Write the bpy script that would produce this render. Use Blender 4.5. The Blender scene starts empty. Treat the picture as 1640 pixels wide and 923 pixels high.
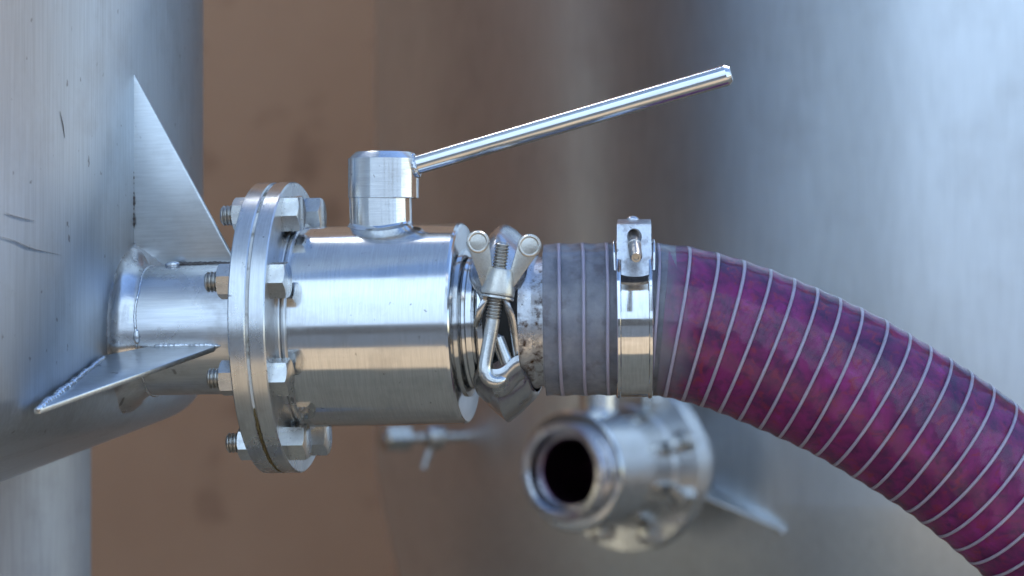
import bpy, bmesh, math, random
from mathutils import Vector, Matrix, Euler, noise
R = math.radians
PI = math.pi
sc = bpy.context.scene
rnd = random.Random(7)

# ------------------------------------------------------------------ scale
# Lengths below are written in "u": 1 u = 0.33 mm.
S = 0.00033
F = 4600.0                     # camera distance to the valve, in u (1.52 m), also its focal length in photo pixels
GROUND = -3300.0               # the yard lies 1.09 m below the lens

# ------------------------------------------------------------------ camera
cam_d = bpy.data.cameras.new('camera')
cam = bpy.data.objects.new('camera', cam_d)
sc.collection.objects.link(cam)
cam.location = (0, -F * S, 0)
cam.rotation_euler = (R(90), 0, 0)
cam_d.sensor_width = 36.0
cam_d.lens = 36.0 * F / 1640.0
cam_d.clip_start = 0.05
cam_d.clip_end = 500
cam_d.dof.use_dof = True
cam_d.dof.focus_distance = (F - 70) * S
cam_d.dof.aperture_fstop = 9.3
sc.camera = cam

# ------------------------------------------------------------------ sky and sun (behind the wall: the tanks stand in open shade)
SUN_EL, SUN_AZ = 50.0, 30.0     # azimuth measured from +Y towards +X
w = bpy.data.worlds.new('World')
sc.world = w
w.use_nodes = True
wn = w.node_tree
sky = wn.nodes.new('ShaderNodeTexSky')
sky.sky_type = 'NISHITA'
sky.sun_disc = False
sky.sun_elevation = R(SUN_EL)
sky.sun_rotation = R(SUN_AZ)
sky.air_density = 1.0
sky.dust_density = 0.0
sky.altitude = 600
sky.ozone_density = 3.0
bg = wn.nodes['Background']
bg.inputs['Strength'].default_value = 0.15
wn.links.new(sky.outputs[0], bg.inputs['Color'])
sd = bpy.data.lights.new('sun', 'SUN')
sd.energy = 3.2
sd.angle = R(0.5)
sd.color = (1.0, 0.985, 0.96)
sun = bpy.data.objects.new('sun', sd)
sc.collection.objects.link(sun)
sv = Vector((math.sin(R(SUN_AZ)) * math.cos(R(SUN_EL)), math.cos(R(SUN_AZ)) * math.cos(R(SUN_EL)), math.sin(R(SUN_EL))))
sun.rotation_euler = sv.to_track_quat('Z', 'Y').to_euler()
sun.location = (0, 3, 8)

sc.view_settings.view_transform = 'Standard'
sc.view_settings.look = 'None'
sc.view_settings.exposure = 1.3
sc.view_settings.gamma = 1.0
sc.view_settings.use_curve_mapping = False
sc.render.engine = 'CYCLES'
sc.cycles.use_denoising = True
sc.cycles.max_bounces = 12
sc.cycles.transmission_bounces = 10
sc.cycles.glossy_bounces = 6
sc.cycles.sample_clamp_indirect = 6.0
sc.cycles.blur_glossy = 0.3

# ------------------------------------------------------------------ helpers
COL = sc.collection


def tag(o, label=None, cat=None, group=None, kind=None):
    if label: o['label'] = label
    if cat: o['category'] = cat
    if group: o['group'] = group
    if kind: o['kind'] = kind
    return o


def empty(name, loc, rot=(0, 0, 0)):
    o = bpy.data.objects.new(name, None)
    o.empty_display_size = 0.02
    o.location = Vector(loc) * S
    o.rotation_euler = rot
    COL.objects.link(o)
    return o


def mesh_from(bm, name, mat, smooth=35):
    bmesh.ops.recalc_face_normals(bm, faces=bm.faces)
    bmesh.ops.scale(bm, vec=(S, S, S), verts=bm.verts)
    me = bpy.data.meshes.new(name)
    bm.to_mesh(me)
    bm.free()
    if smooth:
        me.shade_smooth()
        me.set_sharp_from_angle(angle=R(smooth))
    if isinstance(mat, (list, tuple)):
        for m in mat: me.materials.append(m)
    else:
        me.materials.append(mat)
    return me


def obj(name, bm, mat, parent=None, loc=(0, 0, 0), rot=(0, 0, 0), smooth=18):
    if name in ('weld_bead', 'weld_blob', 'grime'): smooth = 70
    me = bm if isinstance(bm, bpy.types.Mesh) else mesh_from(bm, name, mat, smooth)
    o = bpy.data.objects.new(name, me)
    COL.objects.link(o)
    o.location = Vector(loc) * S
    o.rotation_euler = rot
    if parent: o.parent = parent
    return o


def NB(): return bmesh.new()


AX = {'X': Matrix(((0, 0, 1), (1, 0, 0), (0, 1, 0))).to_4x4(),      # profile axis -> +X
      'Z': Matrix.Identity(4)}


def lathe(bm, prof, axis='X', seg=96, a0=0.0, a1=2 * PI, closed_prof=False, mtx=None, caps=False):
    """Revolve prof [(t, r)] about the axis. Angles run in the plane across it."""
    full = abs(a1 - a0 - 2 * PI) < 1e-6
    n = seg if full else seg + 1
    M = AX[axis]
    if mtx is not None: M = mtx @ M
    rows = []
    for (t, r) in prof:
        if r < 1e-6:
            v = bm.verts.new(M @ Vector((0, 0, t)))
            rows.append([v] * n)
        else:
            rows.append([bm.verts.new(M @ Vector((r * math.cos(a0 + (a1 - a0) * i / seg), r * math.sin(a0 + (a1 - a0) * i / seg), t))) for i in range(n)])
    m = len(rows)
    for j in range(m if closed_prof else m - 1):
        A, Bw = rows[j], rows[(j + 1) % m]
        for i in range(seg):
            k = (i + 1) % n
            q = [A[i], A[k], Bw[k], Bw[i]]
            u = []
            for v in q:
                if v not in u: u.append(v)
            if len(u) >= 3:
                try: bm.faces.new(u)
                except ValueError: pass
    if caps and not full:
        for i in (0, n - 1):
            try: bm.faces.new([rw[i] for rw in rows])
            except ValueError: pass
    return bm


def frames(path):
    """Rotation-minimising frames along a list of points."""
    P = [Vector(p) for p in path]
    T = []
    for i in range(len(P)):
        a = P[max(i - 1, 0)]; b = P[min(i + 1, len(P) - 1)]
        T.append((b - a).normalized())
    up = Vector((0, 0, 1)) if abs(T[0].z) < 0.9 else Vector((0, 1, 0))
    N = (up - T[0] * up.dot(T[0])).normalized()
    out = []
    for i in range(len(P)):
        if i:
            N = (N - T[i] * N.dot(T[i])).normalized()
        out.append((P[i], T[i], N, T[i].cross(N)))
    return out


def tube(bm, path, rad, seg=12, cap=True, flat=1.0):
    """Round bar along path; rad is a number or function(i, n)."""
    fr = frames(path)
    n = len(fr)
    rows = []
    for i, (p, t, a, b) in enumerate(fr):
        r = rad(i, n) if callable(rad) else rad
        rows.append([bm.verts.new(p + (a * math.cos(2 * PI * k / seg) + b * flat * math.sin(2 * PI * k / seg)) * r) for k in range(seg)])
    for i in range(n - 1):
        for k in range(seg):
            bm.faces.new([rows[i][k], rows[i][(k + 1) % seg], rows[i + 1][(k + 1) % seg], rows[i + 1][k]])
    if cap:
        bm.faces.new(rows[0][::-1]); bm.faces.new(rows[-1])
    return bm


def spline(pts, step):
    """Catmull-Rom through pts, resampled at an even step."""
    P = [Vector(p) for p in pts]
    P = [P[0] * 2 - P[1]] + P + [P[-1] * 2 - P[-2]]
    dense = []
    for i in range(1, len(P) - 2):
        p0, p1, p2, p3 = P[i - 1:i + 3]
        m = max(8, int((p2 - p1).length / step * 4))
        for k in range(m):
            t = k / m
            dense.append(0.5 * ((2 * p1) + (p2 - p0) * t + (2 * p0 - 5 * p1 + 4 * p2 - p3) * t * t + (3 * p1 - p0 - 3 * p2 + p3) * t ** 3))
    dense.append(P[-2])
    out = [dense[0]]
    acc = 0.0
    for a, b in zip(dense, dense[1:]):
        d = (b - a).length
        while d > 0 and acc + d >= step:
            f = (step - acc) / d
            a = a.lerp(b, f)
            out.append(a.copy())
            d = (b - a).length
            acc = 0.0
        acc += d
    return out


def bead(bm, path, r=5.0, seed=0, step=2.5, seg=8):
    """A weld bead: a lumpy ridged bar."""
    pts = spline(path, step)
    pts = [p + Vector((noise.noise(p * 0.06 + Vector((seed, 0, 0))), noise.noise(p * 0.06 + Vector((0, seed, 5))), noise.noise(p * 0.06 + Vector((9, 0, seed))))) * r * 0.35 for p in pts]

    def rad(i, n):
        e = min(1.0, (min(i, n - 1 - i) + 1.5) / 4.0)
        return r * e * (1 + 0.16 * math.sin(i * 1.9) + 0.35 * noise.noise(pts[i] * 0.05 + Vector((seed * 3.1, 0, 0))))
    return tube(bm, pts, rad, seg)


def box(bm, c, d, mtx=None):
    m = Matrix.Translation(c) @ Matrix.Diagonal((*d, 1))
    if mtx is not None: m = mtx @ m
    bmesh.ops.create_cube(bm, size=1.0, matrix=m)
    return bm


def plate(bm, outline, thick, bev=1.2):
    """Extrude a planar 3D outline by the vector thick (centred), with small bevels."""
    th = Vector(thick)
    vs = [bm.verts.new(Vector(p) - th / 2) for p in outline]
    f = bm.faces.new(vs)
    r = bmesh.ops.extrude_face_region(bm, geom=[f])
    ev = [g for g in r['geom'] if isinstance(g, bmesh.types.BMVert)]
    bmesh.ops.translate(bm, vec=th, verts=ev)
    if bev:
        es = set()
        for v in vs + ev:
            for e in v.link_edges: es.add(e)
        bmesh.ops.bevel(bm, geom=list(es), offset=bev, segments=2, affect='EDGES', profile=0.5)
    return bm


def ring_prof(u0, u1, ro, ri, c=2.0):
    return [(u0, ri), (u0, ro - c), (u0 + c, ro), (u1 - c, ro), (u1, ro - c), (u1, ri)]


# photo position + depth -> world (in u): used to place things at their real place on the valve
def P(px, py, depth=0.0):
    k = (F + depth) / F
    return Vector(((px - 820) * k, depth, (461.5 - py) * k))


# valve axis: a straight line, 9 degrees towards the camera, 1.4 degrees rising
A_YAW, A_RISE = R(9.0), R(1.45)
V0 = P(614, 521, 13.6)
VROT = Euler((0, -A_RISE, -A_YAW))
VM = VROT.to_matrix()
ADIR = VM @ Vector((1, 0, 0))


def st(px):
    """Axis coordinate (from the stem) of the axis point seen at column px."""
    k = (px - 820) / F
    return (k * (F + V0.y) - V0.x) / (ADIR.x - k * ADIR.y)


def axp(u): return V0 + ADIR * u


def sc_r(px): return (F + axp(st(px)).y) / F


def loc_of(px, py, depth, base):
    """World point at photo position, in the local frame of a root standing at base with the valve's rotation."""
    return VM.transposed() @ (P(px, py, depth) - base)


# ------------------------------------------------------------------ materials
def nodes_of(m):
    m.use_nodes = True
    return m.node_tree.nodes, m.node_tree.links


def ramp(n, stops, interp='LINEAR'):
    r = n.new('ShaderNodeValToRGB')
    r.color_ramp.interpolation = interp
    e = r.color_ramp.elements
    e[0].position, e[0].color = stops[0][0], (*stops[0][1], 1) if len(stops[0][1]) == 3 else stops[0][1]
    e[1].position, e[1].color = stops[-1][0], (*stops[-1][1], 1)
    for p, c in stops[1:-1]:
        x = e.new(p); x.color = (*c, 1)
    return r


def g(v): return (v, v, v)


def noise_tex(n, l, scale, detail=3, vec=None, vscale=None, rough=0.55, dist=0.0):
    t = n.new('ShaderNodeTexNoise')
    t.inputs['Scale'].default_value = scale
    t.inputs['Detail'].default_value = detail
    t.inputs['Roughness'].default_value = rough
    t.inputs['Distortion'].default_value = dist
    if vec is not None:
        if vscale:
            mp = n.new('ShaderNodeMapping')
            mp.inputs['Scale'].default_value = vscale
            l.new(vec, mp.inputs['Vector'])
            l.new(mp.outputs[0], t.inputs['Vector'])
        else:
            l.new(vec, t.inputs['Vector'])
    return t


def mixc(n, l, fac, a, b, mode='MIX'):
    m = n.new('ShaderNodeMix')
    m.data_type = 'RGBA'
    m.blend_type = mode
    for s, v in ((m.inputs['Factor'], fac), (m.inputs['A'], a), (m.inputs['B'], b)):
        if hasattr(v, 'links') or isinstance(v, bpy.types.NodeSocket): l.new(v, s)
        elif isinstance(v, (int, float)): s.default_value = v
        else: s.default_value = (*v, 1)
    return m.outputs['Result']


def steel(name, base=(0.60, 0.60, 0.61), rough=0.2, rvar=0.08, grain=(1, 1, 1), gscale=900, bump=0.05, aniso=0.0, tangent=None, arot=0.25,
          dirt=0.25, dirt_col=(0.16, 0.12, 0.09), dscale=60, specks=0.0, spscale=120, wave=0.0, metallic=1.0):
    m = bpy.data.materials.new(name)
    n, l = nodes_of(m)
    b = n['Principled BSDF']
    tc = n.new('ShaderNodeTexCoord')
    co = tc.outputs['Object']
    gr = noise_tex(n, l, gscale, 2, co, grain)
    big = noise_tex(n, l, dscale, 5, co, rough=0.65)
    big2 = noise_tex(n, l, dscale * 0.31, 4, co, grain if max(grain) > 1 else None)
    # dirt mask
    dr = ramp(n, [(0.50, g(0)), (0.80, g(1))])
    l.new(big.outputs['Fac'], dr.inputs['Fac'])
    mu = n.new('ShaderNodeMath'); mu.operation = 'MULTIPLY'; mu.inputs[1].default_value = dirt
    l.new(dr.outputs['Color'], mu.inputs[0])
    gc = ramp(n, [(0.3, tuple(c * 0.90 for c in base)), (0.7, tuple(min(1, c * 1.06) for c in base))])
    l.new(gr.outputs['Fac'], gc.inputs['Fac'])
    col = mixc(n, l, mu.outputs[0], gc.outputs['Color'], dirt_col)
    mask_specks = None
    if specks > 0:
        sp = noise_tex(n, l, spscale, 2, co, (1, 1, 0.75))
        sr = ramp(n, [(0.735 - 0.05 * specks, g(0)), (0.775 - 0.05 * specks, g(1))])
        l.new(sp.outputs['Fac'], sr.inputs['Fac'])
        ms = n.new('ShaderNodeMath'); ms.operation = 'MULTIPLY'; ms.inputs[1].default_value = 0.6
        l.new(sr.outputs['Color'], ms.inputs[0])
        mask_specks = ms.outputs[0]
        col = mixc(n, l, mask_specks, col, (0.10, 0.085, 0.08))
    l.new(col, b.inputs['Base Color'])
    b.inputs['Metallic'].default_value = metallic
    # roughness
    rr = n.new('ShaderNodeMapRange')
    rr.inputs['From Min'].default_value = 0.3; rr.inputs['From Max'].default_value = 0.7
    rr.inputs['To Min'].default_value = max(0.02, rough - rvar); rr.inputs['To Max'].default_value = rough + rvar
    l.new(big2.outputs['Fac'], rr.inputs['Value'])
    ad = n.new('ShaderNodeMath'); ad.operation = 'MULTIPLY_ADD'
    l.new(mu.outputs[0], ad.inputs[0]); ad.inputs[1].default_value = 0.35
    l.new(rr.outputs[0], ad.inputs[2])
    l.new(ad.outputs[0], b.inputs['Roughness'])
    if aniso and tangent:
        b.inputs['Anisotropic'].default_value = aniso
        b.inputs['Anisotropic Rotation'].default_value = arot
        tg = n.new('ShaderNodeTangent')
        tg.direction_type = 'RADIAL'; tg.axis = tangent
        l.new(tg.outputs[0], b.inputs['Tangent'])
    bp = n.new('ShaderNodeBump')
    bp.inputs['Strength'].default_value = bump
    bp.inputs['Distance'].default_value = 0.0005
    hg = gr.outputs['Fac']
    if wave > 0:
        ma = n.new('ShaderNodeMath'); ma.operation = 'MULTIPLY_ADD'
        lo = noise_tex(n, l, 16, 2, co)
        l.new(lo.outputs['Fac'], ma.inputs[0]); ma.inputs[1].default_value = wave
        l.new(hg, ma.inputs[2])
        hg = ma.outputs[0]
    l.new(hg, bp.inputs['Height'])
    l.new(bp.outputs[0], b.inputs['Normal'])
    return m


M = {}
# the tank sheet: rolled, vertical grain, spotted with dried splashes
M['tank'] = steel('tank_sheet', base=(0.56, 0.60, 0.64), rough=0.44, rvar=0.04, grain=(1, 1, 0.03), gscale=700, bump=0.02, aniso=0.8, tangent='Z', dirt=0.22, dscale=22, specks=0.4, spscale=170)
M['tank_far'] = steel('tank_sheet_far', base=(0.67, 0.69, 0.71), rough=0.34, rvar=0.05, grain=(1, 1, 0.05), gscale=500, bump=0.04, aniso=0.5, tangent='Z', dirt=0.2, dscale=9, wave=6)
M['pipe'] = steel('pipe_steel', rough=0.28, grain=(0.06, 1, 1), gscale=800, bump=0.04, dirt=0.5, dscale=45, specks=0.6, spscale=90)
M['flange'] = steel('turned_flange', base=(0.62, 0.62, 0.62), rough=0.30, grain=(1, 0.05, 0.05), gscale=1200, bump=0.05, aniso=0.5, tangent='X', dirt=0.35, dscale=55, specks=0.5, spscale=260)
M['body'] = steel('polished_body', base=(0.66, 0.66, 0.66), rough=0.13, rvar=0.05, grain=(1, 0.05, 0.05), gscale=1500, bump=0.02, aniso=0.3, tangent='X', dirt=0.25, dscale=50, specks=0.35, spscale=300)
M['polish'] = steel('polished_turned', base=(0.68, 0.68, 0.68), rough=0.20, rvar=0.04, grain=(0.05, 0.05, 1), gscale=1500, bump=0.02, aniso=0.9, tangent='Z', dirt=0.15, dscale=70, specks=0.2, spscale=300)
M['rod'] = steel('polished_rod', base=(0.68, 0.68, 0.68), rough=0.17, rvar=0.04, grain=(0.05, 1, 1), gscale=1200, bump=0.02, dirt=0.12, dscale=80)
M['bolt'] = steel('bolt_steel', base=(0.60, 0.59, 0.57), rough=0.26, rvar=0.08, gscale=900, bump=0.04, dirt=0.35, dscale=110, specks=0.4, spscale=350)
M['cast'] = steel('cast_nut', base=(0.60, 0.56, 0.50), rough=0.30, rvar=0.08, gscale=1100, bump=0.14, dirt=0.4, dscale=160, dirt_col=(0.26, 0.20, 0.13))
M['clamp'] = steel('pressed_clamp', base=(0.52, 0.52, 0.53), rough=0.24, rvar=0.06, gscale=500, bump=0.03, dirt=0.45, dscale=70, wave=2)
M['thread'] = steel('bolt_thread', base=(0.46, 0.44, 0.41), rough=0.32, rvar=0.06, gscale=900, bump=0.05, dirt=0.6, dscale=160)
M['weld'] = steel('weld_metal', base=(0.66, 0.67, 0.69), rough=0.22, rvar=0.08, gscale=500, bump=0.12, dirt=0.45, dscale=130, dirt_col=(0.14, 0.10, 0.07))
M['band'] = steel('clamp_band', base=(0.72, 0.72, 0.72), rough=0.09, rvar=0.03, grain=(1, 0.1, 0.1), gscale=900, bump=0.015, dirt=0.12, dscale=90, specks=0.3, spscale=250)
M['zinc'] = steel('zinc_housing', base=(0.62, 0.63, 0.66), rough=0.33, rvar=0.06, gscale=600, bump=0.06, dirt=0.8, dscale=170, dirt_col=(0.17, 0.13, 0.12), specks=1.6, spscale=240)
M['rust'] = steel('rusty_tail', base=(0.56, 0.56, 0.58), rough=0.32, rvar=0.1, gscale=700, bump=0.3, dirt=1.6, dscale=170, dirt_col=(0.10, 0.055, 0.03), specks=1.5, spscale=420)


def dull(name, c0, c1, scale, rough=0.8, bump=0.1, detail=6, extra=None, vscale=None, spec=0.3):
    m = bpy.data.materials.new(name)
    n, l = nodes_of(m)
    b = n['Principled BSDF']
    tc = n.new('ShaderNodeTexCoord')
    t = noise_tex(n, l, scale, detail, tc.outputs['Object'], vscale, rough=0.6)
    r = ramp(n, [(0.3, c0), (0.7, c1)])
    l.new(t.outputs['Fac'], r.inputs['Fac'])
    col = r.outputs['Color']
    if extra:
        (lo, hi, sc2, c2, amt) = extra
        t2 = noise_tex(n, l, sc2, 3, tc.outputs['Object'])
        r2 = ramp(n, [(lo, g(0)), (hi, g(amt))])
        l.new(t2.outputs['Fac'], r2.inputs['Fac'])
        col = mixc(n, l, r2.outputs['Color'], col, c2)
    l.new(col, b.inputs['Base Color'])
    b.inputs['Roughness'].default_value = rough
    b.inputs['Specular IOR Level'].default_value = spec
    bp = n.new('ShaderNodeBump')
    bp.inputs['Strength'].default_value = bump
    bp.inputs['Distance'].default_value = 0.004
    l.new(t.outputs['Fac'], bp.inputs['Height'])
    l.new(bp.outputs[0], b.inputs['Normal'])
    return m


M['plaster'] = dull('brown_plaster', (0.50, 0.28, 0.165), (0.59, 0.35, 0.215), 2.2, 0.9, 0.2, extra=(0.57, 0.68, 8, (0.30, 0.16, 0.095), 0.6))
M['concrete'] = dull('tan_concrete', (0.33, 0.25, 0.16), (0.43, 0.33, 0.22), 1.4, 0.9, 0.1)
M['asphalt'] = dull('asphalt', (0.06, 0.068, 0.078), (0.09, 0.10, 0.11), 6, 0.85, 0.2)
M['render_blue'] = dull('blue_tinted_render', (0.52, 0.67, 0.81), (0.60, 0.75, 0.89), 0.7, 0.9, 0.05)  # blue tint chosen to cool the light reflected in the steel
M['added_dark'] = dull('added_dark_paint', (0.05, 0.055, 0.06), (0.08, 0.085, 0.09), 2, 0.8, 0.1)  # dark for the added base and strips that shape the steel's reflections
M['gap_black'] = dull('black_gap_shade', (0.012, 0.012, 0.012), (0.03, 0.028, 0.026), 90, 0.6, 0.1)  # black standing in for shade inside the clamp gap
M['gasket'] = dull('gasket_ptfe', (0.55, 0.55, 0.53), (0.72, 0.72, 0.70), 120, 0.5, 0.15, extra=(0.52, 0.62, 60, (0.10, 0.075, 0.03), 0.9))
M['grime'] = dull('brown_grime', (0.07, 0.05, 0.02), (0.17, 0.13, 0.06), 260, 0.95, 0.5)
M['bore'] = steel('stained_bore', base=(0.22, 0.10, 0.19), rough=0.3, gscale=400, dirt=0.5, dscale=30, dirt_col=(0.03, 0.008, 0.02))
M['stained'] = steel('wine_stained_steel', base=(0.58, 0.57, 0.60), rough=0.26, gscale=700, dirt=0.8, dscale=28, dirt_col=(0.16, 0.05, 0.12))
M['tail_core'] = dull('hose_tail_through_pvc', (0.19, 0.20, 0.23), (0.38, 0.38, 0.40), 70, 0.5, 0.1, extra=(0.54, 0.72, 110, (0.13, 0.10, 0.10), 0.5))


WINE_ORG_X = P(3400, 3080, 900).x


def wine_mat():
    m = bpy.data.materials.new('wine_with_skins')
    n, l = nodes_of(m)
    b = n['Principled BSDF']
    co = n.new('ShaderNodeTexCoord').outputs['Object']
    a = noise_tex(n, l, 42, 4, co, rough=0.6, dist=0.6)
    r = ramp(n, [(0.30, (0.07, 0.004, 0.075)), (0.46, (0.21, 0.006, 0.115)), (0.60, (0.31, 0.009, 0.165)), (0.74, (0.40, 0.016, 0.27))])
    l.new(a.outputs['Fac'], r.inputs['Fac'])
    # grape skins: reddish and dark bits
    t1 = noise_tex(n, l, 170, 3, co, rough=0.5, dist=0.8)
    t2 = noise_tex(n, l, 130, 4, co, (1, 1.2, 0.9), rough=0.6, dist=0.5)
    red = ramp(n, [(0.54, g(0)), (0.72, g(0.8))]); l.new(t1.outputs['Fac'], red.inputs['Fac'])
    drk = ramp(n, [(0.48, g(0)), (0.70, g(0.75))]); l.new(t2.outputs['Fac'], drk.inputs['Fac'])
    c = mixc(n, l, drk.outputs['Color'], r.outputs['Color'], (0.045, 0.006, 0.07))
    c = mixc(n, l, red.outputs['Color'], c, (0.34, 0.016, 0.06))
    # cloudy residue next to the hose tail
    sx = n.new('ShaderNodeSeparateXYZ'); l.new(co, sx.inputs[0])
    wob = noise_tex(n, l, 40, 3, co)
    ma = n.new('ShaderNodeMath'); ma.operation = 'MULTIPLY_ADD'
    l.new(wob.outputs['Fac'], ma.inputs[0]); ma.inputs[1].default_value = 0.03; l.new(sx.outputs[0], ma.inputs[2])
    mr = n.new('ShaderNodeMapRange')
    x0 = (P(1072, 512, -34).x - WINE_ORG_X) * S + 0.015
    mr.inputs['From Min'].default_value = x0 - 0.010; mr.inputs['From Max'].default_value = x0 + 0.012
    mr.inputs['To Min'].default_value = 0.9; mr.inputs['To Max'].default_value = 0.0
    l.new(ma.outputs[0], mr.inputs['Value'])
    c = mixc(n, l, mr.outputs[0], c, (0.25, 0.24, 0.27))
    l.new(c, b.inputs['Base Color'])
    b.inputs['Roughness'].default_value = 0.45
    b.inputs['Subsurface Weight'].default_value = 0.0
    return m


def pvc_mat():
    m = bpy.data.materials.new('clear_pvc')
    n, l = nodes_of(m)
    b = n['Principled BSDF']
    co = n.new('ShaderNodeTexCoord').outputs['Object']
    b.inputs['Base Color'].default_value = (0.93, 0.92, 0.96, 1)
    b.inputs['Transmission Weight'].default_value = 1.0
    b.inputs['IOR'].default_value = 1.31
    b.inputs['Specular IOR Level'].default_value = 0.3
    t = noise_tex(n, l, 90, 4, co)
    rr = n.new('ShaderNodeMapRange'); rr.inputs['To Min'].default_value = 0.04; rr.inputs['To Max'].default_value = 0.15
    l.new(t.outputs['Fac'], rr.inputs['Value']); l.new(rr.outputs[0], b.inputs['Roughness'])
    # thin dusty film
    d = n.new('ShaderNodeBsdfDiffuse'); d.inputs['Color'].default_value = (0.42, 0.42, 0.46, 1)
    t2 = noise_tex(n, l, 35, 5, co, rough=0.7)
    r2 = ramp(n, [(0.50, g(0.0)), (0.80, g(0.03))]); l.new(t2.outputs['Fac'], r2.inputs['Fac'])
    ms = n.new('ShaderNodeMixShader')
    l.new(r2.outputs['Color'], ms.inputs[0]); l.new(b.outputs[0], ms.inputs[1]); l.new(d.outputs[0], ms.inputs[2])
    l.new(ms.outputs[0], n['Material Output'].inputs['Surface'])
    bp = n.new('ShaderNodeBump'); bp.inputs['Strength'].default_value = 0.12; bp.inputs['Distance'].default_value = 0.001
    t3 = noise_tex(n, l, 160, 2, co); l.new(t3.outputs['Fac'], bp.inputs['Height']); l.new(bp.outputs[0], b.inputs['Normal'])
    return m


M['wine'] = wine_mat()
M['pvc'] = pvc_mat()
M['helix'] = dull('white_pvc_helix', (0.50, 0.45, 0.54), (0.62, 0.56, 0.66), 60, 0.4, 0.0, spec=0.5)

# ------------------------------------------------------------------ the setting
# yard: tan concrete apron in front of the tanks, asphalt beyond it added for a dark band, both seen only as reflections in the steel
bm = NB(); box(bm, (0, -3000, GROUND - 150), (90000, 37600 - 2 * 0, 300)); ap = obj('ground', bm, M['concrete'], smooth=0); tag(ap, kind='structure')
bm = NB(); box(bm, (0, -13900, GROUND + 6), (90000, 14200, 12)); tag(obj('asphalt_road', bm, M['asphalt'], smooth=0), kind='structure')
# unseen sunlit building, added so the steel reflects a pale blue-white band
fy = -21000
bm = NB(); box(bm, (0, fy - 600, GROUND + 18000), (80000, 1200, 36000)); bl = obj('unseen_building', bm, M['render_blue'], smooth=0); tag(bl, kind='structure')
bm = NB(); box(bm, (0, fy + 300, GROUND + 1800), (80000, 500, 3600)); pl = obj('added_dark', bm, M['added_dark'], bl, smooth=0)  # unseen dark base, added for a dark band in the reflections
for wx, ww in ((-24000, 1700), (1900, 1500), (7800, 1500), (13500, 2600), (24000, 1700)):
    bm = NB(); box(bm, (wx, fy + 40, GROUND + 15500), (ww, 160, 16000)); obj('added_strip', bm, M['added_dark'], bl, smooth=0)  # unseen dark strips, added for vertical stripes in the reflections

# brown plaster wall behind the tanks
WALL_Y = 8600
bm = NB(); box(bm, (0, 600, 7750), (60000, 1200, 15500)); box(bm, (-9000, -2901, 7750), (1200, 5798, 15500))  # second box: unseen side return, added to darken the far tank's reflection
wl = obj('plaster_wall', bm, M['plaster'], loc=(0, WALL_Y, GROUND), smooth=0)
tag(wl, 'rough brown plaster wall standing behind the steel tanks', 'wall')

# ------------------------------------------------------------------ tanks
TR = 2650.0
TR2 = 2150.0


def tank_shell(z_top, z_knuckle, bottom, TR=TR):
    prof = [(z_top, 0.0), (z_top, TR - 60), (z_top - 60, TR)]
    k = 14
    for i in range(1, k): prof.append((z_top - 60 + (z_knuckle - z_top + 60) * i / k, TR))
    prof.append((z_knuckle, TR))
    prof += bottom
    bm = NB(); lathe(bm, prof, 'Z', 320)
    return bm


def outlet(tank, base, rot, len_pipe, tank_loc, rtank):
    """Pipe stub, flange and gussets welded to a tank; local +X points out of the tank, origin on the flange joint."""
    rel = Vector(base) - Vector(tank_loc)
    rm = rot
    L = -len_pipe
    bm = NB()
    n = 96
    mt = rot.to_matrix()
    def sheet_u(y, z):          # where the tank sheet lies, along the axis, at this place across it
        lo, hi = L - 120, L + 60
        for _ in range(26):
            mid = (lo + hi) / 2
            wp = Vector(base) + mt @ Vector((mid, y, z))
            rr = rtank(wp.z)
            if math.hypot(wp.x - tank_loc[0], wp.y - tank_loc[1]) < rr: lo = mid
            else: hi = mid
        return lo
    rows = []
    FR = 34.0
    for k in range(9):
        t = k / 8 * PI / 2
        row = []
        for i in range(n):
            a = 2 * PI * i / n
            r = 105.5 + FR * (1 - math.sin(t))
            y, z = r * math.cos(a), r * math.sin(a)
            row.append(bm.verts.new((sheet_u(y, z) - 0.6 + FR * (1 - math.cos(t)), y, z)))
        rows.append(row)
    for u, r in ((-28, 105.5), (-28, 92), (L - 30, 92)):
        rows.append([bm.verts.new((u, r * math.cos(2 * PI * i / n), r * math.sin(2 * PI * i / n))) for i in range(n)])
    for A, Bq in zip(rows, rows[1:]):
        for i in range(n): bm.faces.new([A[i], A[(i + 1) % n], Bq[(i + 1) % n], Bq[i]])
    obj('outlet_pipe', bm, M['pipe'], tank, rel, rm)
    bm = NB()
    lathe(bm, ring_prof(-30, -2.2, 234.5, 95, 2.0), 'X', 144, closed_prof=True)
    obj('flange', bm, M['flange'], tank, rel, rm)
    # weld round the pipe root
    bm = NB()
    ring = [(L + 32 + 1 * math.sin(i * 1.3), 105.8 * math.cos(2 * PI * i / 40), 105.8 * math.sin(2 * PI * i / 40)) for i in range(41)]
    bead(bm, ring, 2.2, 3)
    obj('weld_bead', bm, M['weld'], tank, rel, rm)
    return rel, rm


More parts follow.
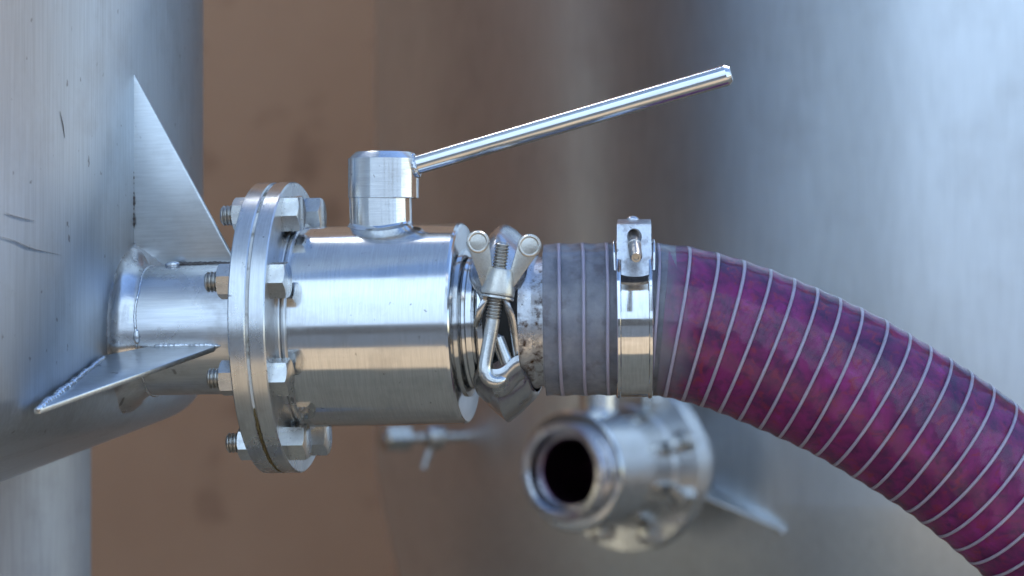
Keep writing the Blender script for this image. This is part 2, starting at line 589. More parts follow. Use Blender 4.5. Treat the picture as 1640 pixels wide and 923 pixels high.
def gusset(tank, rel, rm, L, ang, tip_u, reach, TR=TR, w=8.5, seedv=1):
    """Triangular plate standing on the pipe; ang = direction across the axis (0 = local -Y, 90 = up)."""
    d = Vector((0, -math.cos(ang), math.sin(ang)))
    nrm = Vector((0, math.sin(ang), math.cos(ang)))
    def pt(u, r): return Vector((u, 0, 0)) + d * r
    def tx(r):          # where the tank sheet is at distance r from the axis in this direction
        yy = d.y * r
        return L + (math.sqrt(max(TR * TR - yy * yy, 0)) - TR)
    out = [pt(L + 52, 106), pt(tip_u, 106), pt(tip_u, 116), pt(tx(reach) + 4, reach), pt(tx(reach) - 6, reach)]
    for i in range(1, 7):
        r = reach + (150 - reach) * i / 6
        out.append(pt(tx(r) - 5, r))
    bm = NB(); plate(bm, out, nrm * w, 1.2)
    o = obj('gusset', bm, M['gus'], tank, rel, rm, smooth=30)
    # weld along the tank and along the pipe
    bm = NB()
    off = nrm * (w * 0.6) * (-1 if ang > R(60) and ang < R(120) else 1)
    wm, wr = (M['weld_dark'], 5.0) if ang > R(60) and ang < R(120) else (M['weld'], 5.6)
    bead(bm, [pt(tx(reach) + 1, reach + 3) + off * 0.6] + [pt(tx(r) + 1, r) + off for r in (reach - 40, reach * 0.6 + 60, 165)], wr, seedv)
    obj('weld_bead', bm, wm, o)
    bm = NB()
    bead(bm, [pt(L + 62, 107) + off, pt((L + tip_u) * 0.5, 107) + off, pt(tip_u + 8, 106) + off * 0.5], 3.4, seedv + 5)
    obj('weld_bead', bm, wm, o)
    return o


M['weld_dark'] = steel('heat_stained_weld', base=(0.11, 0.095, 0.09), rough=0.4, metallic=0.6, gscale=500, bump=0.1, dirt=0.8, dscale=90, dirt_col=(0.08, 0.05, 0.035))
M['gus'] = steel('gusset_plate', base=(0.61, 0.63, 0.64), rough=0.33, rvar=0.05, grain=(0.08, 1, 1), gscale=700, bump=0.03, dirt=0.25, dscale=40, specks=0.5, spscale=110)
M['leg'] = steel('leg_tube', base=(0.42, 0.42, 0.43), rough=0.55, rvar=0.05, grain=(1, 1, 0.05), gscale=500, bump=0.04, dirt=0.2, dscale=30)

# --- the near tank at the left edge
U_JOINT = st(452)                                  # gasket plane between the two flanges
JOINT = axp(U_JOINT)
LEN1 = U_JOINT - st(216)
root1 = axp(st(216))                               # where the valve axis meets the tank sheet
rad1 = Vector((math.cos(R(10.5)), -math.sin(R(10.5)), 0))
T1 = Vector((root1.x, root1.y, 0)) - rad1 * TR
t1loc = Vector((T1.x, T1.y, GROUND))
tank1 = empty('steel_tank', t1loc)
tag(tank1, 'near blue-grey stainless tank filling the left edge, with rounded bottom and welded outlet', 'tank')
zk = -160.0
bot = []
kr = 80
for i in range(1, 11):
    a = R(68) * i / 10
    bot.append((zk - kr * math.sin(a), TR - kr * (1 - math.cos(a))))
sl = math.tan(R(90 - 68))
z_e, r_e = bot[-1]
for r in (2300, 2000, 1600, 1200, 800, 400, 0.0):
    bot.append((z_e - (r_e - r) * sl * (0.55 + 0.45 * r / r_e), r))
bm = tank_shell(3600, zk, bot)
for v in bm.verts: v.co.z -= GROUND
obj('shell', bm, M['tank'], tank1)
rel, rm = outlet(tank1, JOINT, VROT, LEN1, t1loc, lambda z: TR if z > zk else TR - kr + math.sqrt(max(kr * kr - (zk - z) ** 2, 0)))
gusset(tank1, rel, rm, -LEN1, R(90), -78, 430, seedv=1)
gusset(tank1, rel, rm, -LEN1, R(-15.5), -84, 424, seedv=2)
bm = NB()   # tack-weld blob and stains by the pipe root
bmesh.ops.create_uvsphere(bm, u_segments=12, v_segments=8, radius=1.0, matrix=Matrix.Translation((-LEN1 + 72, -20, 106)) @ Matrix.Diagonal((13, 8, 6, 1)))
obj('weld_blob', bm, M['weld'], tank1, rel, rm)
bm = NB()
bmesh.ops.create_uvsphere(bm, u_segments=12, v_segments=8, radius=1.0, matrix=Matrix.Translation((-LEN1 + 34, -105, -8)) @ Matrix.Diagonal((6, 5, 12, 1)))
obj('weld_blob', bm, M['weld'], tank1, rel, rm)


def on_sheet(px, py, lift=0.0):
    """The point of the near tank's sheet seen at a photo position."""
    d = Vector(((px - 820) / F, 1.0, (461.5 - py) / F))
    o = Vector((0, -F, 0))
    ox, oy = o.x - T1.x, o.y - T1.y
    a_ = d.x * d.x + d.y * d.y; b_ = ox * d.x + oy * d.y; c_ = ox * ox + oy * oy - (TR + lift) ** 2
    t_ = (-b_ - math.sqrt(max(b_ * b_ - a_ * c_, 0))) / a_
    return o + d * t_


for pl_ in ([(-6, 378), (20, 385), (52, 398), (98, 409)], [(8, 341), (30, 348), (56, 354)], [(96, 178), (101, 200), (104, 222)]):
    bm = NB()
    tube(bm, spline([on_sheet(x, y, 0.3) - t1loc for x, y in pl_], 4), lambda i, n: 0.12 + 0.28 * math.sin(PI * (i + 0.5) / n), 6)
    obj('scratch', bm, M['weld_dark'], tank1, smooth=70)


def leg(tank, x, y, ztop, tl, rad=200):
    bm = NB()
    lathe(bm, [(0, 0), (0, 360), (40, 360), (44, rad), (ztop - GROUND, rad), (ztop - GROUND, 0)], 'Z', 64)
    return obj('leg', bm, M['leg'], tank, (x - tl.x, y - tl.y, 0))


leg(tank1, -1052, 1200, -230, t1loc)
leg(tank1, T1.x - 1500, T1.y - 1700, -300, t1loc)
leg(tank1, T1.x - 1900, T1.y + 1200, -300, t1loc)

# --- the tank behind on the right
PHI = R(35)
ND = Vector((-math.sin(PHI), -math.cos(PHI), 0))
JOINT2 = P(1012, 746, 3280)
LEN2 = 215
root2 = JOINT2 - ND * LEN2
T2 = Vector((root2.x, root2.y, 0)) - ND * TR2
t2loc = Vector((T2.x, T2.y, GROUND))
tank2 = empty('steel_tank', t2loc)
tag(tank2, 'blurred stainless tank filling the background on the right, behind the purple hose', 'tank')
zk2 = -590.0
bot2 = [(zk2 - 10, TR2 - 1), (zk2 - 60, TR2 - 8), (zk2 - 200, TR2 - 36), (zk2 - 420, TR2 - 84), (zk2 - 640, TR2 - 150), (zk2 - 800, TR2 - 250), (zk2 - 900, TR2 - 400), (zk2 - 1000, TR2 - 700), (zk2 - 1200, TR2 - 1400), (zk2 - 1300, 0.0)]
bm = tank_shell(3800, zk2, bot2, TR2)
for v in bm.verts: v.co.z -= GROUND
obj('shell', bm, M['tank_far'], tank2)
rot2 = Euler((0, 0, math.atan2(ND.y, ND.x)))
rel2, rm2 = outlet(tank2, JOINT2, rot2, LEN2, t2loc, lambda z: TR2 if z > zk2 else TR2 - (zk2 - z) * 0.18)
gusset(tank2, rel2, rm2, -LEN2, R(90), -78, 412, TR2, seedv=3)
gusset(tank2, rel2, rm2, -LEN2, R(180 + 28), -60, 385, TR2, seedv=4)
for a in (80, 200, 320):
    leg(tank2, T2.x + 1600 * math.cos(R(a)), T2.y + 1600 * math.sin(R(a)), zk2 - 850, t2loc, 160)

# ------------------------------------------------------------------ bolts
def hexa(bm, u0, u1, flat, side=1, rot=0.0):
    """Hexagon along X from u0 to u1 with a chamfered outer face on the u1 side."""
    n = 48
    Rc = flat / math.cos(PI / 6)
    def rh(a):
        a = (a - rot) % (PI / 3) - PI / 6
        return flat / math.cos(a)
    rows = []
    s = 1 if u1 > u0 else -1
    for u, lim in ((u0, 1e9), (u1 - s * 5.5, 1e9), (u1 - s * 1.2, None), (u1, 'top')):
        row = []
        for i in range(n):
            a = 2 * PI * i / n
            r = rh(a)
            uu = u
            if lim is None:
                uu = u1 - s * max(0.8, (r - flat * 0.985) * 0.62)
            if lim == 'top':
                r = min(r, flat * 0.965); uu = u1
            if u == u1 - s * 5.5:
                uu = u1 - s * 9
            row.append(bm.verts.new((uu, r * math.cos(a), r * math.sin(a))))
        rows.append(row)
    for A, Bq in zip(rows, rows[1:]):
        for i in range(n):
            bm.faces.new([A[i], A[(i + 1) % n], Bq[(i + 1) % n], Bq[i]])
    bm.faces.new(rows[0]); bm.faces.new(rows[-1])
    return bm


def thread_prof(u0, u1, r, pitch, depth):
    n = max(2, int(round(abs(u1 - u0) / pitch)))
    out = []
    for i in range(n):
        a = u0 + (u1 - u0) * i / n; d = (u1 - u0) / n
        out += [(a + d * 0.05, r - depth), (a + d * 0.38, r), (a + d * 0.62, r), (a + d * 0.95, r - depth)]
    return out


bm = NB(); hexa(bm, 0, 27, 26.5, rot=R(0)); lathe(bm, [(-1.5, 22), (0.5, 25), (0.5, 20)], 'X', 32); me_head = mesh_from(bm, 'bolt_head', M['bolt'], 30)
bm = NB(); hexa(bm, 0, -25, 24.5, rot=R(0)); me_nut = mesh_from(bm, 'nut', M['bolt'], 30)
bm = NB(); lathe(bm, [(-20, 15)] + thread_prof(-24, -47, 16, 5.2, 2.6) + [(-48, 12.5), (-48.5, 0)], 'X', 40); me_thr = mesh_from(bm, 'thread_end', M['thread'], 50)


def bolts(valve, face_u, back_u, n=8, rad=196, off=22.5):
    r2 = random.Random(3)
    for i in range(n):
        a = R(off + 360 * i / n)
        y, z = -rad * math.cos(a), rad * math.sin(a)
        tw = R(r2.choice((0, 8, 30, 22, -12, 14)))
        b = obj('bolt', me_head, None, valve, (face_u, y, z), (tw, 0, 0))
        nt = obj('nut', me_nut, None, b, (back_u - face_u, 0, 0), (R(r2.uniform(0, 60)), 0, 0))
        th = obj('thread_end', me_thr, None, b, (back_u - face_u + 2, 0, 0))


# ------------------------------------------------------------------ the ball valve
def build_valve(name, base, rot, lever, label, group):
    v = empty(name, base, rot)
    tag(v, label, 'valve', group)
    f1 = 28.5                              # face of the valve's own flange
    bm = NB(); lathe(bm, ring_prof(2.2, f1, 234.5, 95, 2.0), 'X', 144, closed_prof=True)
    obj('flange', bm, M['flange'], v)
    bm = NB(); lathe(bm, [(-2.6, 100), (-2.6, 231.2), (2.6, 231.2), (2.6, 100)], 'X', 144, closed_prof=True)
    gk = obj('gasket', bm, M['gasket'], v)
    bm = NB()                              # grime that has run to the bottom of the joint
    pts = [(rnd.uniform(-1, 1), 231.5 * math.sin(R(a)), -231.5 * math.cos(R(a))) for a in range(-58, 40, 3)]
    bead(bm, pts, 2.4, 11, 3.0)
    obj('grime', bm, M['grime'], gk)
    # body: weld neck, barrel, rounded end
    uE = st(748) - U_JOINT
    bm = NB()
    lathe(bm, [(f1 - 1, 168), (f1 + 5, 168), (f1 + 7, 166), (f1 + 8, 163.5), (f1 + 9, 165.5), (f1 + 11, 167), (f1 + 14, 167), (f1 + 16, 165.5), (f1 + 17.5, 161)], 'X', 144)
    obj('weld_neck', bm, M['flange'], v)
    bm = NB()
    prof = [(f1 + 2, 161.5), (f1 + 60, 161.5), (uE - 18, 161.5), (uE - 7, 161.5), (uE - 3, 159.8), (uE - .8, 157), (uE, 153), (uE, 100)]
    lathe(bm, prof, 'X', 160)
    obj('body', bm, M['body'], v)
    return v, uE


def stem(v, u, hub=True):
    bm = NB()
    lathe(bm, [(140, 50.5), (205, 50.5), (206, 49)], 'Z', 96)
    # saddle weld where the stem meets the barrel
    s = obj('stem', bm, M['polish'], v, (u, 0, 0))
    bm = NB()
    n = 96
    rows = []
    for k, (dr, dz) in enumerate(((0, 5.5), (1.5, 3), (3.5, 1.4), (6, 0.4), (9, -1.5))):
        row = []
        for i in range(n):
            a = 2 * PI * i / n
            r = 50.3 + dr
            x, y = r * math.cos(a), r * math.sin(a)
            row.append(bm.verts.new((x, y, math.sqrt(161.5 ** 2 - y * y) + dz)))
        rows.append(row)
    for A, Bq in zip(rows, rows[1:]):
        for i in range(n): bm.faces.new([A[i], A[(i + 1) % n], Bq[(i + 1) % n], Bq[i]])
    obj('stem_collar', bm, M['body'], v, (u, 0, 0), smooth=60)
    return s


valve, uE = build_valve('ball_valve', JOINT, VROT, True, 'polished stainless ball valve in sharp focus, long straight lever rising to the right', 'ball valves on tank outlets')
bolts(valve, 28.5, -30)
US = -U_JOINT                               # stem station measured from the joint
stem(valve, US)
# hub and lever
lv = NB()
lathe(lv, [(203.5, 46), (203.5, 56), (204.5, 57), (267, 57), (277, 47.5), (278, 46), (278, 0)], 'Z', 120)
hub = obj('lever_hub', lv, M['polish'], valve, (US, 0, 0), (0, A_RISE, 0))
bm = NB()
h0 = loc_of(652, 269, axp(st(652)).y - 4, JOINT) - Vector((US, 0, 0))
h1 = loc_of(1171, 118.5, axp(st(1171)).y - 6, JOINT) - Vector((US, 0, 0))
L_ = (h1 - h0).length
q = (h1 - h0).to_track_quat('X', 'Z').to_matrix().to_4x4()
lathe(bm, [(-4, 15.2), (L_ - 7, 17), (L_ - 1, 12.8), (L_, 12), (L_, 0)], 'X', 64)
rodo = obj('lever', bm, M['rod'], valve, Vector((US, 0, 0)) + h0, q.to_euler())
bm = NB()
tc_ = [(14.5, 17.5 * math.cos(2 * PI * i / 24), 17.5 * math.sin(2 * PI * i / 24)) for i in range(25)]
bead(bm, tc_, 3.6, 4, 2.5)
obj('weld_bead', bm, M['weld'], rodo)

# spigot that takes the coupling
bm = NB()
e = uE
lathe(bm, [(e - 1, 118), (e + 4, 118), (e + 7, 112), (e + 9, 106), (e + 13, 105), (e + 14, 103.2), (e + 15.5, 105), (e + 24, 105), (e + 26, 103), (e + 28, 105), (e + 30, 112), (e + 36, 116), (e + 44, 116), (e + 46, 108), (e + 46, 80)], 'X', 128)
obj('spigot', bm, M['body'], valve)

# ------------------------------------------------------------------ clamp coupling (V-section ring in two halves, swing bolt, wing nut)
CB = axp(st(812))
clamp = empty('ring_clamp', CB, VROT)
tag(clamp, 'pressed steel ring clamp with wing nut, joining the ball valve to the hose', 'clamp')


def vring(a0, a1, seg, sharp=False):
    """V-section half ring from angle a0 to a1 (0 = front, 90 = up)."""
    outer = [(-45, 112), (-44, 119), (-36, 126), (-16, 147), (-7, 154), (0, 156.5), (7, 154), (17, 147), (38, 127), (45, 120), (46.5, 112)]
    inner = [(40, 112), (34, 119), (12, 141), (0, 147), (-12, 141), (-33, 119), (-39, 112)]
    if sharp: outer[4:7] = [(-5, 155.5), (0, 160), (5, 155.5)]
    prof = outer + inner
    bm = NB()
    rows = []
    for j in range(seg + 1):
        a = a0 + (a1 - a0) * j / seg
        row = []
        e_ = min(1.0, abs(a - a0) / R(30)); tp = 0.5 + 0.5 * (e_ * e_ * (3 - 2 * e_))
        for (t, r) in prof:
            t *= tp
            row.append(bm.verts.new((t, -r * math.cos(a), r * math.sin(a))))
        rows.append(row)
    m = len(prof)
    for A, Bq in zip(rows, rows[1:]):
        for i in range(m): bm.faces.new([A[i], A[(i + 1) % m], Bq[(i + 1) % m], Bq[i]])
    bm.faces.new(rows[0]); bm.faces.new(rows[-1])
    return bm


obj('upper_band', vring(R(13), R(178), 90), M['clamp'], clamp, smooth=50)
low = obj('lower_band', vring(R(-23), R(-178), 90, True), M['clamp'], clamp, smooth=50)
bm = NB(); lathe(bm, [(-34, 104), (-34, 114), (34, 114), (34, 104)], 'X', 96, closed_prof=True)
obj('gap_shade_ring', bm, M['gap_black'], clamp)  # black ring puts the shade into the gap between the halves
bm = NB(); tube(bm, [(-20, 158, -22), (-20, 158, 22)], 13, 20); tube(bm, [(20, 158, -22), (20, 158, 22)], 13, 20)
obj('hinge', bm, M['clamp'], clamp)


def LC(px, py, d): return loc_of(px, py, d, CB)


# prongs of the upper half that the nut sits on
for side in (-1, 1):
    bm = NB()
    if side < 0: pth = [LC(787, 472, -178), LC(779, 480, -190), LC(772, 493, -193), LC(767, 508, -188), LC(764, 522, -178)]
    else: pth = [LC(801, 472, -178), LC(808, 481, -190), LC(814, 494, -193), LC(820, 512, -188), LC(824, 545, -176), LC(827, 575, -168)]
    tube(bm, spline(pth, 3), 7.5, 12, flat=0.55)
    obj('prong', bm, M['clamp'], clamp, smooth=50)
# swing bolt: threaded top, plain shank, hooked end
top = LC(805, 388, -186); bot_ = LC(789, 515, -190)
ax = (top - bot_).normalized()
bm = NB()
q = (top - bot_).to_track_quat('X', 'Y').to_matrix().to_4x4()
Lb = (top - bot_).length
lathe(bm, [(0, 9)] + thread_prof(1, Lb - 2, 11.2, 5.0, 2.2) + [(Lb, 8), (Lb, 0)], 'X', 32, mtx=Matrix.Translation(bot_) @ q)
sb = obj('swing_bolt', bm, M['thread'], clamp, smooth=50)
bm = NB()
pth = [LC(789.5, 512, -190), LC(784, 545, -191), LC(779, 572, -192), LC(776.5, 590, -193), LC(779, 603, -194), LC(788, 611, -195), LC(799, 611, -192), LC(806, 603, -184), LC(808, 594, -174)]
tube(bm, spline(pth, 3), lambda i, n: 10.8 if i < n * 0.6 else 10.8 - 2.5 * (i / n - 0.6) / 0.4, 20)
obj('hook', bm, M['bolt'], sb, smooth=60)
# pin and tongue of the lower half
bm = NB(); tube(bm, [LC(796, 540, -166), LC(797, 542, -168), LC(812, 582, -170)], lambda i, n: 7 if i == 0 else 10.5, 20)
obj('pin', bm, M['bolt'], low, smooth=40)
bm = NB()
edge = [(783, 590), (791, 591.5), (799, 591), (807, 587), (814, 580), (822, 573), (831, 569)]
epts = spline([LC(x, y, -196 + abs(x - 805) * 0.25) for x, y in edge], 3)
rows = []
for i, p in enumerate(epts):
    f = i / (len(epts) - 1)
    hgt = 46 - 10 * f
    row = []
    for k in range(7):
        t = k / 6
        row.append(p + Vector((4 * t, 30 * t * t - 5 * math.sin(PI * t), -hgt * t)))
    back = [pp + Vector((0, 7, -0.5)) for pp in row][::-1]
    rows.append([bm.verts.new(x) for x in row + back])
m = len(rows[0])
for A, Bq in zip(rows, rows[1:]):
    for i in range(m): bm.faces.new([A[i], A[(i + 1) % m], Bq[(i + 1) % m], Bq[i]])
bm.faces.new(rows[0]); bm.faces.new(rows[-1])
obj('tongue', bm, M['clamp'], low, smooth=55)

# wing nut
bm = NB()
nb = LC(796, 474, -189); nt_ = LC(802.5, 431, -187)
q = (nt_ - nb).to_track_quat('X', 'Y').to_matrix().to_4x4()
Ln = (nt_ - nb).length
lathe(bm, [(0, 9), (0, 24), (1.5, 26), (6, 26.5), (Ln * .55, 23), (Ln - 3, 20.5), (Ln, 18.5), (Ln + .5, 11)], 'X', 48, mtx=Matrix.Translation(nb) @ q)


def wing(cx, cy, r, hx0, hy0, hx1, hy1, dep):
    """Flat wing: round eye joined to the nut by a tapered arm."""
    c = Vector((cx, cy)); a = Vector((hx0, hy0)); b = Vector((hx1, hy1))
    # outer outline: two tangent points on the eye, then the arm's foot
    base = (a + b) / 2
    dirv = (base - c).normalized(); nv = Vector((-dirv.y, dirv.x))
    if (a - base).dot(nv) < 0: a, b = b, a
    pts = []
    angs = [R(62) + (2 * PI - 2 * R(62)) * i / 26 for i in range(27)]
    for t in angs:
        pts.append(c + dirv * (r * math.cos(t)) + nv * (r * math.sin(t)))
    pts += [b, a]
    P3 = [LC(p.x, p.y, dep) for p in pts]
    n3 = VM.transposed() @ Vector((0, 1, 0))
    plate(bm, P3, n3 * 13, 2.2)
    # raised rim and dished centre of the eye
    cc = LC(cx, cy, dep - 6.5)
    ex = VM.transposed() @ Vector((1, 0, 0)); ez = VM.transposed() @ Vector((0, 0, 1))
    ring = [cc + ex * (r - 4.2) * math.cos(2 * PI * i / 40) + ez * (r - 4.2) * math.sin(2 * PI * i / 40) for i in range(41)]
    tube(bm, ring, 2.4, 8, cap=False)


wing(765.5, 388, 18.8, 773, 463, 789, 436, -189)
wing(848, 394, 19.2, 819, 466, 817, 434, -189)
obj('wing_nut', bm, M['cast'], clamp, smooth=40)
bm = NB()
lathe(bm, [(-5, 12), (-5, 25), (-4, 26.5), (-1, 26.5), (0, 25), (0, 12)], 'X', 48, mtx=Matrix.Translation(nb) @ q)
obj('washer', bm, M['bolt'], clamp)

# ------------------------------------------------------------------ hose tail (rusty ferrule) between clamp and hose
HB = axp(st(862))
tail = empty('hose_tail', HB, VROT)
tag(tail, 'short rust-flecked steel hose tail between the ring clamp and the hose cuff', 'hose fitting')
bm = NB()
k0 = st(838) - st(862)
lathe(bm, [(k0 - 22, 96), (k0 - 22, 112), (k0 - 8, 113.5), (k0 + 2, 110), (k0 + 12, 108), (k0 + 22, 106), (k0 + 28, 103), (k0 + 48, 103), (k0 + 48, 96)], 'X', 128, closed_prof=True)
obj('ferrule', bm, M['rust'], tail)
bm = NB()
k1 = 218
lathe(bm, [(8, 100), (8, 108), (k1, 108), (k1 + 2, 104), (k1 + 2, 100)], 'X', 96, closed_prof=True)
bp_ = obj('barbed_pipe', bm, M['tail_core'], tail)
bp_.matrix_local = (VROT.to_matrix().to_4x4().inverted() @ Matrix.Translation((P(862, 512.5, -28) - HB) * S) @ Euler((0, -R(0.6), -R(1.2))).to_matrix().to_4x4())

# ------------------------------------------------------------------ hose
u_h0 = st(873)
pA = axp(u_h0); pB = axp(st(1000)); pC = axp(st(1060))
HROT = Euler((0, -R(0.6), -R(1.2)))
HM = HROT.to_matrix()
pts = [P(873, 512.5, -28), P(930, 511.5, -30), P(1000, 511, -32), P(1050, 512, -33), P(1097, 518.5, -34), P(1166, 537, -34), P(1238, 564.5, -34), P(1310, 596, -33), P(1378, 630, -31), P(1500, 705, -26), P(1565, 753, -20), P(1640, 817, -8), P(1720, 897, 12), P(1800, 985, 45),
       P(1880, 1085, 100), P(1965, 1210, 180), P(2040, 1350, 270), P(2100, 1560, 360), P(2150, 1850, 450), P(2220, 2250, 540), P(2400, 2700, 640), P(2800, 3000, 740), P(3400, 3080, 900)]
for i in range(len(pts)):
    zmin = GROUND + 130
    if pts[i].z < zmin: pts[i].z = zmin
path = spline(pts, 5.0)
hose = empty('wine_hose', (pts[-1].x, pts[-1].y, GROUND))
tag(hose, 'clear hose with white spiral carrying purple wine, clamped to the valve', 'hose')
org = Vector((pts[-1].x, pts[-1].y, GROUND))
fr = frames([p - org for p in path])
PITCH = 37.0
CANT = 7.0
ARC0 = 0.0


def helix_phase(s): return 2 * PI * (s - 16.0) / PITCH


def sweep(bm, i0, i1, rfun, seg, flip=False):
    rows = []
    for i in range(i0, i1 + 1):
        p, t, a, b = fr[i]
        row = []
        for k in range(seg):
            th = 2 * PI * k / seg
            r = rfun(i * 5.0, th)
            row.append(bm.verts.new(p + (a * math.cos(th) + b * math.sin(th)) * r))
        rows.append(row)
    for A, Bq in zip(rows, rows[1:]):
        for k in range(seg):
            bm.faces.new([A[k], A[(k + 1) % seg], Bq[(k + 1) % seg], Bq[k]])
    return rows


# direction of th: a = up, b = t x a.  For t along +X, a = +Z: b = X x Z = -Y = front
def ridge(s, th):
    ph = helix_phase(s - CANT * math.cos(th)) - th
    return 0.9 * math.cos(ph) + 0.5 * noise.noise(Vector((s * 0.03, math.cos(th) * 2, math.sin(th) * 2)))


N = len(path)
RO, RI = 121.3, 111.0
bm = NB()
ro = sweep(bm, 0, N - 1, lambda s, th: RO + ridge(s, th), 80)
def endring(i):
    p, t, a, b = fr[i]
    return [bm.verts.new(p + (a * math.cos(2 * PI * k / 80) + b * math.sin(2 * PI * k / 80)) * 104.0) for k in range(80)]
for A, Bq in ((ro[0], endring(0)), (ro[-1], endring(N - 1))):
    for k in range(80): bm.faces.new([A[k], A[(k + 1) % 80], Bq[(k + 1) % 80], Bq[k]])
obj('hose_wall', bm, M['pvc'], hose, smooth=60)
bm = NB()
s_w = 188.0
iw = int(s_w / 5)
rw = sweep(bm, iw, N - 1, lambda s, th: RI - 0.6, 64)
bm.faces.new(rw[0]); bm.faces.new(rw[-1])
obj('wine', bm, M['wine'], hose, smooth=60)
# helix rib
bm = NB()
hp = []
th = 0.0
smax = (N - 2) * 5.0
tt = 0.0
while True:
    s = 16.0 + PITCH * tt / (2 * PI) + CANT * math.cos(tt)
    if s > smax - 10: break
    if s > 4:
        i = int(s / 5); f = s / 5 - i
        p0, t0, a0, b0 = fr[i]; p1, t1, a1, b1 = fr[i + 1]
        p = p0.lerp(p1, f); a = a0.lerp(a1, f).normalized(); b = b0.lerp(b1, f).normalized()
        hp.append(p + (a * math.cos(tt) + b * math.sin(tt)) * (RO - 5.0))
    tt += 2 * PI / 40
tube(bm, hp, 2.7, 8)
obj('spiral_rib', bm, M['helix'], hose, smooth=60)

# ------------------------------------------------------------------ hose clamp
KB = P(1014.5, 511, -32.5)
hc = empty('hose_clamp', KB, HROT)
tag(hc, 'shiny steel band clamp with screw housing around the hose cuff', 'hose clamp')
bm = NB()
lathe(bm, [(-28.5, 122.8), (-28.5, 124.5), (-27, 126.8), (-23, 127), (-21.5, 125.2), (-20, 124.9), (20, 124.9), (21.5, 125.2), (23, 127), (27, 126.8), (28.5, 124.5), (28.5, 122.8)], 'X', 144)
obj('band', bm, M['band'], hc)


def LK(px, py, d): return HM.transposed() @ (P(px, py, d) - KB)


# leaning front plate with a keyhole slot
def lean(py):   # depth of the plate at a photo row
    t = (py - 361) / 82
    return -116 - 40 * t


outline = [(988, 361), (1043, 361), (1043, 414), (1039, 416.5), (1039, 440), (1030, 442.5), (1017, 443.5), (1004, 442.5), (995, 440), (995, 416.5), (988, 414)]
hole = []
for i in range(13):
    a = PI * i / 12
    hole.append((1016 + 12 * math.cos(a), 380 - 14 * math.sin(a)))
for i in range(13):
    a = PI + PI * i / 12
    hole.append((1016 + 10 * math.cos(a), 388 - 10 * math.sin(a)))
bm = NB()
def loop(pts2):
    vs = [bm.verts.new(LK(x, y, lean(y))) for x, y in pts2]
    return [bm.edges.new((vs[i], vs[(i + 1) % len(vs)])) for i in range(len(vs))]
dense = []
for (a, b) in zip(outline, outline[1:] + outline[:1]):
    n_ = max(1, int(math.hypot(b[0] - a[0], b[1] - a[1]) / 6))
    for i in range(n_): dense.append((a[0] + (b[0] - a[0]) * i / n_, a[1] + (b[1] - a[1]) * i / n_))
ed = loop(dense) + loop(hole)
bmesh.ops.triangle_fill(bm, use_beauty=True, use_dissolve=False, edges=ed)
ex = bmesh.ops.extrude_face_region(bm, geom=list(bm.faces))
bmesh.ops.translate(bm, vec=VM.transposed() @ Vector((0, 5.0, 2.0)), verts=[g_ for g_ in ex['geom'] if isinstance(g_, bmesh.types.BMVert)])
hs = obj('housing', bm, M['zinc'], hc, smooth=30)
# folded top and bridge behind
bm = NB()
plate(bm, [LK(988, 361.5, -115), LK(1043, 361.5, -115), LK(1042, 353.5, -50), LK(989, 353.5, -50)], HM.transposed() @ Vector((0, 0.5, -4.5)), 0.8)
obj('folded_top', bm, M['zinc'], hs, smooth=30)
bm = NB()
box(bm, (0, -38, 128), (50, 50, 38)); obj('bridge', bm, M['zinc'], hs, smooth=30)
for sx in (-1, 1):
    bm = NB()
    pth = spline([Vector((sx * 30, -52, 120)), Vector((sx * 31, -78, 122)), Vector((sx * 31, -98, 106)), Vector((sx * 30, -108, 76))], 4)
    tube(bm, pth, 3.0, 10, flat=0.8)
    obj('ear', bm, M['band'], hc, smooth=60)
bm = NB()
tip = LK(1019, 413, -200); tail_ = LK(1014, 378, -95)
q = (tip - tail_).to_track_quat('X', 'Z').to_matrix().to_4x4()
Ls = (tip - tail_).length
lathe(bm, [(0, 10.5), (Ls * .45, 10.5)] + thread_prof(Ls * .46, Ls - 5, 9.6, 4.4, 1.1) + [(Ls - 4, 8.2), (Ls, 7.2), (Ls, 4.4), (Ls - 2.5, 3.6), (Ls - 2.5, 0)], 'X', 32, mtx=Matrix.Translation(tail_) @ q)
obj('screw', bm, M['thread'], hc, smooth=40)
bm = NB()
bmesh.ops.create_uvsphere(bm, u_segments=20, v_segments=12, radius=1, matrix=Matrix.Translation(LK(1013, 352, -50)) @ Matrix.Diagonal((10, 10, 6, 1)))
obj('screw_head', bm, M['zinc'], hc, smooth=60)

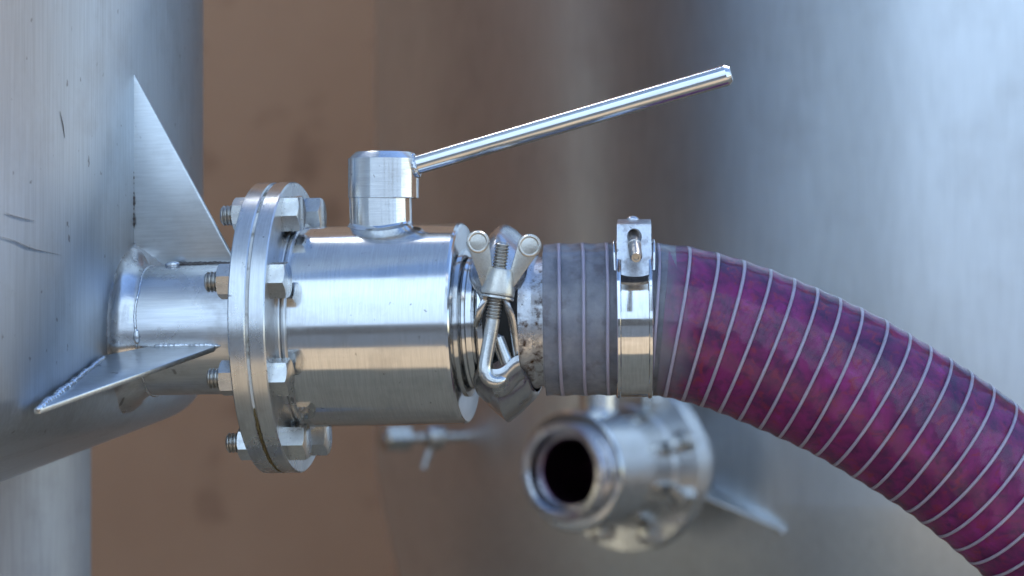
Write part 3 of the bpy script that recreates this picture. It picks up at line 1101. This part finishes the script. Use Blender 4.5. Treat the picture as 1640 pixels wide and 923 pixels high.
# ------------------------------------------------------------------ the second valve, open and out of focus
valve2, _ = build_valve('ball_valve', JOINT2, rot2, False, 'blurred open ball valve behind the hose, its dark bore facing the viewer', 'ball valves on tank outlets')
bolts(valve2, 28.5, -30)
stem(valve2, US)
bm = NB()
lathe(bm, [(203.5, 46), (203.5, 57), (262, 57), (276.5, 46), (278, 0)], 'Z', 64)
obj('lever_hub', bm, M['polish'], valve2, (US, 0, 0))
bm = NB()
lathe(bm, [(e - 1, 130), (e + 6, 130), (e + 8, 126), (e + 12, 130), (e + 14, 126), (e + 18, 130), (e + 20, 126), (e + 24, 130), (e + 40, 133), (e + 46, 131), (e + 48, 126), (e + 46, 110), (e + 40, 105), (e + 34, 103), (e + 4, 101), (e + 2, 100), (e + 2, 91)], 'X', 128)
obj('spigot', bm, M['stained'], valve2)
bm = NB()
lathe(bm, [(e + 2.5, 93), (e, 90), (e - 180, 88), (-150, 86), (-150, 0)], 'X', 96)
obj('bore', bm, M['bore'], valve2)

# ------------------------------------------------------------------ small sample tap on the far tank
cam_p = Vector((0, -F, 0))
ray = Vector(((742 - 820) / F, 1, 0)); 
oc = Vector((cam_p.x - T2.x, cam_p.y - T2.y, 0)); rd = ray.normalized()
bq = oc.dot(rd); cq = oc.dot(oc) - TR2 * TR2
disc = bq * bq - cq
tq = -bq - math.sqrt(max(disc, 0))
hit = cam_p + rd * tq
nrm = Vector((hit.x - T2.x, hit.y - T2.y, 0)).normalized()
dep = hit.y
tz = (461.5 - 699) * (F + dep) / F
tap = empty('sample_tap', (hit.x, hit.y, tz), (0, 0, math.atan2(nrm.y, nrm.x)))
tag(tap, 'small blurred steel tap on the far tank, below the ball valve body', 'tap')
bm = NB(); lathe(bm, [(-30, 16), (70, 16), (72, 26), (90, 26), (92, 16), (280, 16), (280, 0)], 'X', 40); obj('pipe', bm, M['bolt'], tap)
bm = NB(); hexa(bm, 195, 275, 36); obj('nut', bm, M['bolt'], tap, smooth=30)
bm = NB(); lathe(bm, [(70, 18), (76, 34), (84, 38), (120, 38), (128, 34), (134, 18)], 'X', 48); obj('tap_body', bm, M['bolt'], tap)
bm = NB(); tube(bm, [(110, 0, -20), (128, 0, -60), (140, 0, -95)], 11, 16); obj('lever', bm, M['bolt'], tap, smooth=50)
